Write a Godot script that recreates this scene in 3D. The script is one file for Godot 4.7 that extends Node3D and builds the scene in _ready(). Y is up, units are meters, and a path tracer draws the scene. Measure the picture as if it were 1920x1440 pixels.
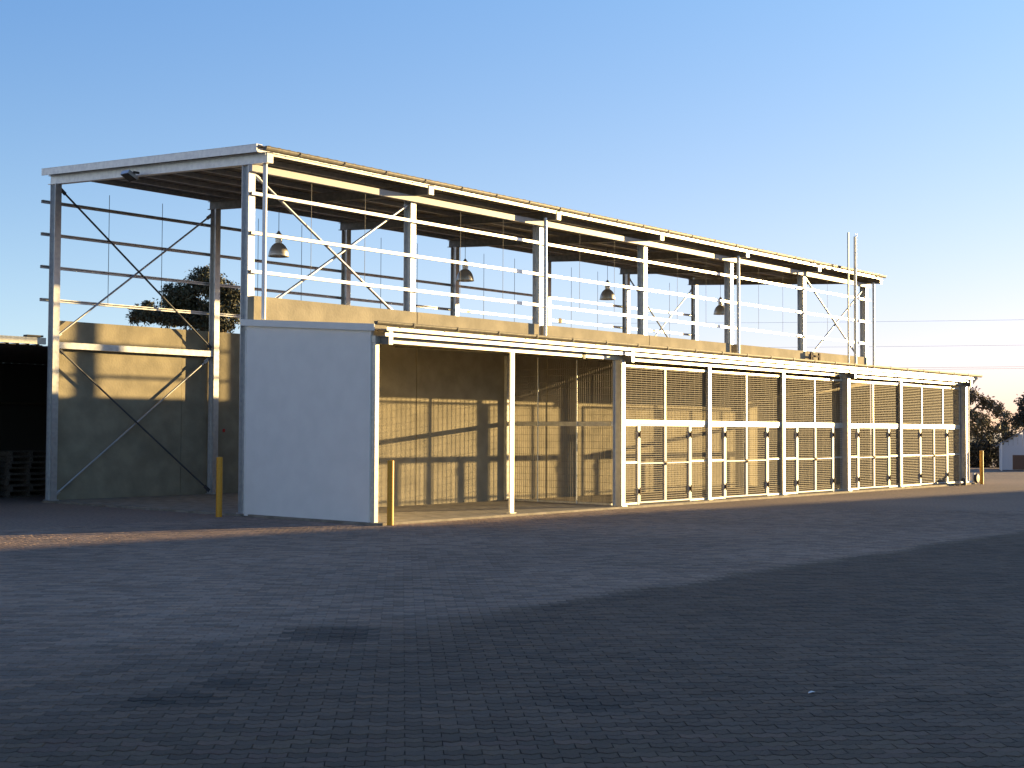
extends Node3D
# A galvanised steel shed with a caged lean-to on a paved yard, low evening sun from the right.
# x runs along the shed (away to the right), z towards the yard, y up, metres.

const BAY := 4.5
const REAR := -7.04
const CAM := Vector3(-16.537, 1.665, 20.827)
const SUN := Vector3(2.42, 0.255, 1.0)
const EXPOSURE := 3.05

var rng := RandomNumberGenerator.new()
var M := {}
var taken := {}
var patch_noise := FastNoiseLite.new()
var fine_noise := FastNoiseLite.new()


# ---------------------------------------------------------------- mesh helper
class Geo:
	var v := PackedVector3Array()
	var n := PackedVector3Array()
	var c := PackedColorArray()
	var tint := Color.WHITE

	func tri(a: Vector3, b: Vector3, d: Vector3, na: Vector3, nb: Vector3, nd: Vector3) -> void:
		v.append(a); v.append(b); v.append(d)
		n.append(na); n.append(nb); n.append(nd)
		c.append(tint); c.append(tint); c.append(tint)

	# front faces run clockwise: the corners are put in the order that faces «out»
	func face(a: Vector3, b: Vector3, d: Vector3, e: Vector3, out: Vector3) -> void:
		var nn := (b - a).cross(d - a)
		if nn.length_squared() < 1e-14:
			nn = (d - a).cross(e - a)
		nn = nn.normalized()
		if nn.dot(out) > 0.0:
			tri(a, d, b, nn, nn, nn); tri(a, e, d, nn, nn, nn)
		else:
			nn = -nn
			tri(a, b, d, nn, nn, nn); tri(a, d, e, nn, nn, nn)

	func obox(o: Vector3, x: Vector3, y: Vector3, z: Vector3) -> void: # centre and half axes
		for k in 3:
			var ax: Vector3 = [x, y, z][k]
			var p: Vector3 = [y, z, x][k]
			var q: Vector3 = [z, x, y][k]
			for s in [-1.0, 1.0]:
				var m: Vector3 = o + ax * s
				face(m - p - q, m + p - q, m + p + q, m - p + q, ax * s)

	func box(lo: Vector3, hi: Vector3) -> void:
		var h := (hi - lo) * 0.5
		obox((lo + hi) * 0.5, Vector3(h.x, 0, 0), Vector3(0, h.y, 0), Vector3(0, 0, h.z))

	# a bar of width w (along side) and depth d from a to b
	func bar(a: Vector3, b: Vector3, side: Vector3, w: float, d: float) -> void:
		var l := (b - a)
		var t := l.normalized()
		var s := (side - t * side.dot(t)).normalized()
		var u := t.cross(s).normalized()
		obox((a + b) * 0.5, s * w * 0.5, u * d * 0.5, l * 0.5)

	# an I section: flanges lie across «side», the web stands along «deep»
	func ibeam(a: Vector3, b: Vector3, deep: Vector3, w: float, d: float, tf := 0.014, tw := 0.01) -> void:
		var l := (b - a)
		var t := l.normalized()
		var dd := (deep - t * deep.dot(t)).normalized()
		var s := t.cross(dd).normalized()
		var m := (a + b) * 0.5
		for k in [-1.0, 1.0]:
			obox(m + dd * k * (d - tf) * 0.5, s * w * 0.5, dd * tf * 0.5, l * 0.5)
		obox(m, s * tw * 0.5, dd * (d * 0.5 - tf + 0.001), l * 0.4995)

	# a C section, open towards «back», of height h (along up)
	func channel(a: Vector3, b: Vector3, up: Vector3, back: Vector3, h: float, w: float, t := 0.004) -> void:
		var l := (b - a)
		var m := (a + b) * 0.5
		obox(m, up * h * 0.5, back * t * 0.5, l * 0.5)
		for k in [-1.0, 1.0]:
			obox(m + up * k * (h - t) * 0.5 + back * (w * 0.5), up * t * 0.5, back * (w * 0.5 - t * 0.45), l * 0.4997)
			obox(m + up * k * (h * 0.5 - 0.012) + back * (w - t * 0.5), up * 0.010, back * t * 0.45, l * 0.4994)

	func tube(pts: Array, rads: Array, sides := 8, capped := true) -> void:
		var rings := []
		for i in pts.size():
			var t: Vector3 = (pts[mini(i + 1, pts.size() - 1)] - pts[maxi(i - 1, 0)]).normalized()
			var s := t.cross(Vector3.UP if absf(t.y) < 0.9 else Vector3.RIGHT).normalized()
			var u := t.cross(s)
			var ring := []
			for k in sides:
				var an := TAU * k / sides
				ring.append(s * cos(an) + u * sin(an))
			rings.append(ring)
		for i in pts.size() - 1:
			for k in sides:
				var k2 := (k + 1) % sides
				var n0: Vector3 = rings[i][k]
				var n1: Vector3 = rings[i][k2]
				var m0: Vector3 = rings[i + 1][k]
				var m1: Vector3 = rings[i + 1][k2]
				var a: Vector3 = pts[i] + n0 * rads[i]
				var b: Vector3 = pts[i] + n1 * rads[i]
				var d: Vector3 = pts[i + 1] + m1 * rads[i + 1]
				var e: Vector3 = pts[i + 1] + m0 * rads[i + 1]
				if (b - a).cross(d - a).dot(n0) > 0.0:
					tri(a, d, b, n0, m1, n1); tri(a, e, d, n0, m0, m1)
				else:
					tri(a, b, d, n0, n1, m1); tri(a, d, e, n0, m1, m0)
		if capped:
			for end in [0, pts.size() - 1]:
				var t: Vector3 = (pts[0] - pts[1]).normalized() if end == 0 else (pts[end] - pts[end - 1]).normalized()
				for k in range(1, sides - 1):
					var a: Vector3 = pts[end] + rings[end][0] * rads[end]
					var b: Vector3 = pts[end] + rings[end][k] * rads[end]
					var d: Vector3 = pts[end] + rings[end][k + 1] * rads[end]
					if (b - a).cross(d - a).dot(t) > 0.0:
						tri(a, d, b, t, t, t)
					else:
						tri(a, b, d, t, t, t)

	# a lathed shell about the y axis: profile of (radius, height)
	func lathe(o: Vector3, prof: Array, sides := 24) -> void:
		for i in prof.size() - 1:
			var p: Vector2 = prof[i]
			var q: Vector2 = prof[i + 1]
			var sl := Vector2(q.y - p.y, p.x - q.x).normalized()
			for k in sides:
				var a0 := TAU * k / sides
				var a1 := TAU * (k + 1) / sides
				var d0 := Vector3(cos(a0), 0, sin(a0))
				var d1 := Vector3(cos(a1), 0, sin(a1))
				var A := o + d0 * p.x + Vector3(0, p.y, 0)
				var B := o + d1 * p.x + Vector3(0, p.y, 0)
				var C := o + d1 * q.x + Vector3(0, q.y, 0)
				var D := o + d0 * q.x + Vector3(0, q.y, 0)
				var n0 := (d0 * sl.x + Vector3(0, sl.y, 0)).normalized()
				var n1 := (d1 * sl.x + Vector3(0, sl.y, 0)).normalized()
				var cr := (B - A).cross(C - A)
				if cr.length_squared() < 1e-14:
					cr = (C - A).cross(D - A)
				if cr.dot(n0) > 0.0:
					tri(A, C, B, n0, n1, n1); tri(A, D, C, n0, n0, n1)
				else:
					tri(A, B, C, n0, n1, n1); tri(A, C, D, n0, n1, n0)

	func mesh(colored := false) -> ArrayMesh:
		var arr := []
		arr.resize(Mesh.ARRAY_MAX)
		arr[Mesh.ARRAY_VERTEX] = v
		arr[Mesh.ARRAY_NORMAL] = n
		if colored:
			arr[Mesh.ARRAY_COLOR] = c
		var m := ArrayMesh.new()
		m.add_surface_from_arrays(Mesh.PRIMITIVE_TRIANGLES, arr)
		return m


# ---------------------------------------------------------------- node helpers
func numbered(called: String) -> String:
	var k: int = taken.get(called, 0)
	taken[called] = k + 1
	return called if k == 0 else "%s_%03d" % [called, k]


func thing(called: String, label: String, category: String, at := Vector3.ZERO, group := "") -> Node3D:
	var o := Node3D.new()
	o.name = numbered(called)
	add_child(o)
	o.position = at
	o.set_meta("label", label)
	o.set_meta("category", category)
	if group:
		o.set_meta("group", group)
	return o


func part(called: String, g: Geo, m: Material, parent: Node3D, colored := false) -> MeshInstance3D:
	var o := MeshInstance3D.new()
	o.mesh = g.mesh(colored)
	o.material_override = null
	o.mesh.surface_set_material(0, m)
	var k := 0
	var nm := called
	while parent.has_node(nm):
		k += 1
		nm = "%s_%03d" % [called, k]
	o.name = nm
	parent.add_child(o, true)
	return o


func struct_of(called: String) -> Node3D:
	var o := Node3D.new()
	o.name = called
	add_child(o)
	o.set_meta("kind", "structure")
	return o


func lin(r: float, g: float, b: float) -> Color:
	return Color(r, g, b).linear_to_srgb()


func noise_tex(freq: float, a: Color, b: Color, seed_: int, oct := 4, size := 512, lo := 0.3, hi := 0.7) -> NoiseTexture2D:
	var f := FastNoiseLite.new()
	f.seed = seed_
	f.frequency = freq
	f.fractal_octaves = oct
	var t := NoiseTexture2D.new()
	t.width = size
	t.height = size
	t.seamless = true
	t.noise = f
	var gr := Gradient.new()
	gr.offsets = PackedFloat32Array([lo, hi])
	gr.colors = PackedColorArray([a, b])
	t.color_ramp = gr
	return t


func bump_tex(freq: float, seed_: int, strength: float, oct := 4, size := 512) -> NoiseTexture2D:
	var f := FastNoiseLite.new()
	f.seed = seed_
	f.frequency = freq
	f.fractal_octaves = oct
	var t := NoiseTexture2D.new()
	t.width = size
	t.height = size
	t.seamless = true
	t.noise = f
	t.as_normal_map = true
	t.bump_strength = strength
	return t


func mat(called: String, col: Color, rough: float, metal := 0.0) -> StandardMaterial3D:
	var m := StandardMaterial3D.new()
	m.resource_name = called
	m.albedo_color = col
	m.roughness = rough
	m.metallic = metal
	M[called] = m
	return m


func textured(m: StandardMaterial3D, albedo: Texture2D, normal: Texture2D, scale: float, nscale := 1.0, rough: Texture2D = null) -> void:
	m.uv1_triplanar = true
	m.uv1_world_triplanar = true
	m.uv1_scale = Vector3(scale, scale, scale)
	if albedo:
		m.albedo_texture = albedo
	if normal:
		m.normal_enabled = true
		m.normal_texture = normal
		m.normal_scale = nscale
	if rough:
		m.roughness_texture = rough
		m.roughness_texture_channel = BaseMaterial3D.TEXTURE_CHANNEL_RED


func materials() -> void:
	var m := mat("galvanised", Color.WHITE, 1.0, 0.75)
	textured(m, noise_tex(0.02, lin(0.55, 0.55, 0.55), lin(0.63, 0.625, 0.61), 3, 5), null, 0.6, 0.15, noise_tex(0.02, Color(0.38, 0, 0), Color(0.45, 0, 0), 8))
	m = mat("painted_steel", Color.WHITE, 0.42, 0.35)
	textured(m, noise_tex(0.02, lin(0.60, 0.58, 0.50), lin(0.70, 0.68, 0.59), 13, 4), null, 0.8)
	m = mat("wire", lin(0.20, 0.16, 0.11), 0.7, 0.0)
	m = mat("gate_paint", lin(0.46, 0.44, 0.42), 0.5, 0.0)
	m = mat("shade_brown_steel", Color.WHITE, 0.6, 0.1)  # brown steel, darkened so the inner rafters carry the roof shade in their colour
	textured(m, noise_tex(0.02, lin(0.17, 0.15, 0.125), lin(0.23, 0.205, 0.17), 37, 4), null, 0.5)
	m = mat("gutter", Color.WHITE, 0.55, 0.2)
	textured(m, noise_tex(0.02, lin(0.10, 0.09, 0.07), lin(0.16, 0.14, 0.11), 23, 5), null, 0.7)
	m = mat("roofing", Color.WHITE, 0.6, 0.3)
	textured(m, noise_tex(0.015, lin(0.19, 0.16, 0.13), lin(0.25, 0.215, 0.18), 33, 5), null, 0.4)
	m = mat("concrete", Color.WHITE, 0.92)
	textured(m, noise_tex(0.006, lin(0.275, 0.24, 0.165), lin(0.365, 0.315, 0.215), 43, 7, 1024, 0.2, 0.8), bump_tex(0.12, 44, 2.0), 0.23, 0.16)
	m = mat("render_white", Color.WHITE, 0.8)
	textured(m, noise_tex(0.01, lin(0.79, 0.77, 0.70), lin(0.83, 0.81, 0.735), 53, 5, 512, 0.2, 0.8), bump_tex(0.2, 54, 1.0), 0.35, 0.15)
	m = mat("slab", Color.WHITE, 0.85)
	textured(m, noise_tex(0.012, lin(0.20, 0.17, 0.125), lin(0.29, 0.25, 0.19), 63, 6), bump_tex(0.1, 64, 2.0), 0.4, 0.3)
	m = mat("yellow", Color.WHITE, 0.45)
	textured(m, noise_tex(0.03, lin(0.58, 0.265, 0.012), lin(0.68, 0.32, 0.018), 73, 5), null, 1.5)
	m = mat("dark_steel", lin(0.06, 0.055, 0.05), 0.6, 0.3)
	m = mat("hinge", lin(0.10, 0.065, 0.035), 0.7, 0.2)
	m = mat("brace_shade", lin(0.085, 0.085, 0.09), 0.6, 0.2)  # darker copy of the brace steel, with shade put into its colour
	m = mat("rust", lin(0.055, 0.03, 0.018), 0.85)
	m = mat("lamp_alu", lin(0.64, 0.60, 0.54), 0.34, 0.55)
	m = mat("cable", lin(0.12, 0.11, 0.10), 0.6)
	m = mat("timber", Color.WHITE, 0.85)
	textured(m, noise_tex(0.03, lin(0.07, 0.055, 0.04), lin(0.13, 0.105, 0.08), 83, 5), null, 1.2)
	m = mat("sheet_dark", lin(0.06, 0.055, 0.05), 0.8)
	m = mat("pvc", lin(0.80, 0.79, 0.76), 0.45)
	m = mat("paper", lin(0.72, 0.72, 0.70), 0.8)
	m = mat("red", lin(0.6, 0.03, 0.02), 0.4)
	m = mat("white_clad", lin(0.62, 0.62, 0.62), 0.6)
	m = mat("brown_door", lin(0.16, 0.085, 0.05), 0.7)
	m = mat("bark", Color.WHITE, 0.9)
	textured(m, noise_tex(0.03, lin(0.10, 0.08, 0.06), lin(0.24, 0.20, 0.16), 93, 5), null, 0.8)
	m = mat("leaf", Color.WHITE, 0.7)
	m.vertex_color_use_as_albedo = true
	m.backlight_enabled = true
	m.backlight = Color(0.18, 0.18, 0.10)
	m = mat("paver", Color.WHITE, 0.82)
	m.vertex_color_use_as_albedo = true
	textured(m, noise_tex(0.05, lin(0.80, 0.80, 0.80), lin(1.0, 1.0, 1.0), 103, 5), bump_tex(0.12, 104, 6.0), 2.0, 1.0)
	m = mat("bed", Color.WHITE, 0.9)
	m.vertex_color_use_as_albedo = true
	textured(m, noise_tex(0.03, lin(0.72, 0.72, 0.72), lin(1.0, 1.0, 1.0), 113, 6), bump_tex(0.1, 114, 4.0), 0.7, 0.6)
	m = mat("dirt", Color.WHITE, 0.95)
	textured(m, noise_tex(0.01, lin(0.16, 0.135, 0.10), lin(0.26, 0.21, 0.15), 123, 6), null, 0.03)
	m = mat("warehouse_wall", lin(0.42, 0.40, 0.36), 0.7)
	m = mat("asphalt_roof", lin(0.2, 0.2, 0.2), 0.8)


# ---------------------------------------------------------------- sky, sun, camera
func sky_image() -> Image:
	var w := 768
	var h := 384
	var im := Image.create_empty(w, h, false, Image.FORMAT_RGBF)
	var sd := SUN.normalized()
	for j in h:
		var el := (0.5 - (j + 0.5) / h) * PI
		var deg := rad_to_deg(maxf(el, 0.0))
		var e := exp(-deg / 8.0)
		var low := exp(-deg / 2.5)
		for i in w:
			var az := (i + 0.5) / w * TAU
			var d := Vector3(sin(az) * cos(el), sin(el), -cos(az) * cos(el))
			var sep := rad_to_deg(acos(clampf(d.dot(sd), -1.0, 1.0)))
			var g := exp(-sep / 45.0)
			var anti := smoothstep(92.0, 150.0, sep) * exp(-deg / 24.0)
			var r := 0.42 * e + 0.60 * (1.0 + 3.9 * e) * g + 0.66 * anti
			var gg := 0.11 + 0.84 * e + (1.05 + 0.5 * e) * g + 0.44 * anti - 1.3 * low * minf(g * 1.4, 0.9)
			var b := 0.42 + 0.50 * e + 1.12 * g - 1.8 * low * minf(g * 1.4, 0.9) + 0.24 * anti
			var high := 1.0 - 0.38 * smoothstep(19.0, 75.0, deg)
			r *= lerpf(high, 1.0, 0.7)
			gg *= high * 1.02
			b *= (1.25 * high - 0.25) * 1.15
			im.set_pixel(i, j, Color(r / EXPOSURE, gg / EXPOSURE, maxf(b, 0.3) / EXPOSURE))
	return im


func camera_and_light() -> void:
	var yaw := deg_to_rad(49.646)
	var pitch := deg_to_rad(2.002)
	var roll := deg_to_rad(0.267)
	var f := Vector3(sin(yaw) * cos(pitch), sin(pitch), -cos(yaw) * cos(pitch))
	var r := Vector3(cos(yaw), 0, sin(yaw))
	var u := r.cross(f)
	var r2 := r * cos(roll) + u * sin(roll)
	var u2 := u * cos(roll) - r * sin(roll)
	var cam := Camera3D.new()
	cam.name = "camera"
	cam.transform = Transform3D(Basis(r2, u2, -f), CAM)
	cam.fov = 31.937
	cam.near = 0.1
	cam.far = 2500.0
	cam.current = true
	add_child(cam)
	var env := Environment.new()
	env.background_mode = Environment.BG_SKY
	var sky := Sky.new()
	var sm := PanoramaSkyMaterial.new()
	sm.panorama = ImageTexture.create_from_image(sky_image())
	sky.sky_material = sm
	env.sky = sky
	env.tonemap_mode = Environment.TONE_MAPPER_LINEAR
	env.tonemap_exposure = EXPOSURE
	env.sdfgi_enabled = true
	env.ssao_enabled = true
	env.ssil_enabled = true
	var we := WorldEnvironment.new()
	we.name = "world_environment"
	we.environment = env
	add_child(we)
	var sun := DirectionalLight3D.new()
	sun.name = "sun"
	sun.light_color = Color(1.0, 0.86, 0.60)
	sun.light_energy = 1.6
	sun.light_angular_distance = 0.4
	sun.shadow_enabled = true
	add_child(sun)
	sun.look_at_from_position(SUN * 50.0, Vector3.ZERO)


# ---------------------------------------------------------------- ground
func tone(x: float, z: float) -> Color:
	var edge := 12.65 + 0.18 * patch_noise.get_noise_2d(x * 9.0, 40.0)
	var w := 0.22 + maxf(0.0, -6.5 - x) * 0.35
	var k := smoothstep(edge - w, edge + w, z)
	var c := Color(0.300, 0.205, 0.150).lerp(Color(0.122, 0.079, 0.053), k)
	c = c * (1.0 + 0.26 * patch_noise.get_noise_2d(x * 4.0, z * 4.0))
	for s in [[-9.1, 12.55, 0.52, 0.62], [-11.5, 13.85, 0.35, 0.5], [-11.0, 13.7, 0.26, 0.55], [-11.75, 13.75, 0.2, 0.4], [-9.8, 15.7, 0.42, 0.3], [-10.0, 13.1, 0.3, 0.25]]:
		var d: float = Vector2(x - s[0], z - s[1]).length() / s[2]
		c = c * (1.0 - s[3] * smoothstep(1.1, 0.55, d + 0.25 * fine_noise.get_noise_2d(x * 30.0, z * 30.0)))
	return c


func paver_geo(tint: Color) -> Geo:
	var g := Geo.new()
	g.tint = tint
	var L := 0.20
	var W := 0.10
	var A := 0.0145
	var rings := []
	for lev in [[0.003, -0.016], [0.003, -0.006], [0.0075, 0.0]]:
		var ins: float = lev[0]
		var y: float = lev[1]
		var bot := []
		var top := []
		for i in 5:
			var a := clampf(L * i / 4.0, ins * 0.45, L - ins * 0.45) - L * 0.5
			var off := (A if i % 2 else -A)
			bot.append(Vector3(a, y, -W * 0.5 + off + ins))
			top.append(Vector3(a, y, W * 0.5 + off - ins))
		top.reverse()
		rings.append(bot + top)
	for r in 2:
		for k in 10:
			var k2 := (k + 1) % 10
			var a: Vector3 = rings[r][k]
			var b: Vector3 = rings[r][k2]
			g.face(a, b, rings[r + 1][k2], rings[r + 1][k], Vector3(a.x + b.x, 0.02, a.z + b.z))
	var t: Array = rings[2]
	for i in 4:
		g.face(t[i], t[i + 1], t[8 - i], t[9 - i], Vector3.UP)
	return g


func ground() -> void:
	var gd := struct_of("ground")
	var g := Geo.new()
	g.face(Vector3(-900, -0.06, -900), Vector3(900, -0.06, -900), Vector3(900, -0.06, 900), Vector3(-900, -0.06, 900), Vector3.UP)
	part("earth", g, M.dirt, gd)

	var pv := struct_of("pavement")
	# the bed under the pavers, which also stands for the paving too far off to tell the blocks apart
	g = Geo.new()
	var xs := []
	var x := -60.0
	while x < 64.0:
		xs.append(x)
		x += 0.5 if x > -20.0 and x < 25.0 else 2.0
	var zs := []
	var z := -32.0
	while z < 46.0:
		zs.append(z)
		z += 0.5 if z > 2.0 and z < 22.0 else 2.0
	var cols := PackedColorArray()
	for i in xs.size() - 1:
		for j in zs.size() - 1:
			var a := Vector3(xs[i], -0.014, zs[j])
			var b := Vector3(xs[i + 1], -0.014, zs[j])
			var d := Vector3(xs[i + 1], -0.014, zs[j + 1])
			var e := Vector3(xs[i], -0.014, zs[j + 1])
			g.face(a, b, d, e, Vector3.UP)
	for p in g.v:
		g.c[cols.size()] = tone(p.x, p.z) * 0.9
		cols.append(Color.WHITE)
	part("paving_bed", g, M.bed, pv, true)

	# interlocking zigzag blocks in rows laid at 45 degrees to the shed
	var ua := Vector3(0.70711, 0, 0.70711)
	var ub := Vector3(-0.70711, 0, 0.70711)
	var fwd := Vector3(0.762, 0, -0.648)
	var side := Vector3(0.648, 0, 0.762)
	var found := []
	for r in range(-380, 380):
		for q in range(-195, 195):
			var p: Vector3 = Vector3(-4.0, 0, 12.0) + ua * (0.20 * q + (0.10 if r % 2 else 0.0)) + ub * (0.10 * r)
			var dp := p - CAM
			var deep := dp.dot(fwd)
			if deep < 4.6 or deep > 29.0 or absf(dp.dot(side)) > 0.40 * deep + 1.2:
				continue
			if p.z < 3.86 and p.x > -0.2:
				continue
			if p.z < 0.15:
				continue
			found.append([deep + 0.0 * p.x + (0.0 if absf(dp.dot(side)) < 0.385 * deep and deep > 6.4 else 100.0), p])
	found.sort_custom(func(s, t): return s[0] < t[0])
	var basis := Basis(ua, Vector3.UP, ub)
	var kinds := []
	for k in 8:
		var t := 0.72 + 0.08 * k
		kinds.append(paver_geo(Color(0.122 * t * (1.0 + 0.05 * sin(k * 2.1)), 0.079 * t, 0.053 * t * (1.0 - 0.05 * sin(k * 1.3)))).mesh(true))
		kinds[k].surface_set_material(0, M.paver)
	var plain := paver_geo(Color.WHITE).mesh(true)
	plain.surface_set_material(0, M.paver)
	var n_parts := mini(300, found.size())
	for i in n_parts:
		var p: Vector3 = found[i][1]
		var o := MeshInstance3D.new()
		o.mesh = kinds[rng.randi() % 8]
		o.name = "paver" if i == 0 else "paver_%03d" % i
		o.transform = Transform3D(basis.rotated(Vector3(rng.randf() - 0.5, 0, rng.randf() - 0.5).normalized(), rng.randf_range(-0.012, 0.012)), p + Vector3(0, rng.randf_range(-0.003, 0.001), 0))
		pv.add_child(o, true)
	var mm := MultiMesh.new()
	mm.transform_format = MultiMesh.TRANSFORM_3D
	mm.use_colors = true
	mm.mesh = plain
	mm.instance_count = found.size() - n_parts
	for i in range(n_parts, found.size()):
		var p: Vector3 = found[i][1]
		var t := rng.randf_range(0.72, 1.28)
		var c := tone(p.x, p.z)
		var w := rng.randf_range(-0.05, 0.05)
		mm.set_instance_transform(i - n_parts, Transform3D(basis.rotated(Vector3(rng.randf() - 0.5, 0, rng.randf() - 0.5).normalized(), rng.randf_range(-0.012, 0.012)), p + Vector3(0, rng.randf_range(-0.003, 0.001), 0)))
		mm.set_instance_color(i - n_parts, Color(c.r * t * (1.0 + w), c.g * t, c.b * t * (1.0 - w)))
	var mi := MultiMeshInstance3D.new()
	mi.name = "paver_field"
	mi.multimesh = mm
	mi.set_meta("kind", "stuff")
	pv.add_child(mi, true)

	var fl := struct_of("floor")
	g = Geo.new()
	g.box(Vector3(-0.1, -0.05, 0.205), Vector3(27.2, 0.035, 3.80))
	part("lean_to_slab", g, M.slab, fl)
	g = Geo.new()
	g.box(Vector3(-0.1, -0.05, -7.18), Vector3(27.2, 0.03, 0.0))
	part("shed_slab", g, M.slab, fl)


# ---------------------------------------------------------------- the open shed
func rafter_under(z: float) -> float:
	return 6.83 - 0.061 * (z - 0.46)


func roof_sheet(x0: float, x1: float, z0: float, z1: float, y0: float, y1: float, pitch := 0.25, rib := 0.028) -> Geo:
	# ribbed sheets running down the slope from (z0, y0) to (z1, y1)
	var g := Geo.new()
	var prof := []
	var x := x0
	while x < x1 - 0.01:
		for q in [[0.0, 0.0], [0.62, 0.0], [0.70, 1.0], [0.92, 1.0]]:
			var px: float = minf(x + pitch * q[0], x1)
			prof.append(Vector2(px, rib * q[1]))
		x += pitch
	prof.append(Vector2(x1, 0.0))
	for i in prof.size() - 1:
		var p: Vector2 = prof[i]
		var q: Vector2 = prof[i + 1]
		if q.x - p.x < 0.001:
			continue
		for t in [0.0, -0.004]:
			g.face(Vector3(p.x, y0 + p.y + t, z0), Vector3(q.x, y0 + q.y + t, z0), Vector3(q.x, y1 + q.y + t, z1), Vector3(p.x, y1 + p.y + t, z1), Vector3.UP if t == 0.0 else Vector3.DOWN)
		g.face(Vector3(p.x, y1 + p.y - 0.004, z1), Vector3(q.x, y1 + q.y - 0.004, z1), Vector3(q.x, y1 + q.y, z1), Vector3(p.x, y1 + p.y, z1), Vector3.BACK)
	return g


func brace(parent: Node3D, a: Vector3, b: Vector3, called := "brace", r := 0.024, m: Material = null) -> void:
	var g := Geo.new()
	g.tube([a, b], [r, r], 8)
	var t := (b - a).normalized()
	for e in [[a, 1.0], [b, -1.0]]:
		var o: Vector3 = e[0]
		g.obox(o + t * 0.06 * e[1], t * 0.10, Vector3(0, 0, 1).cross(t) * 0.045, Vector3(0, 0, 0.005))
	part(called, g, m if m else M.galvanised, parent)


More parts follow.
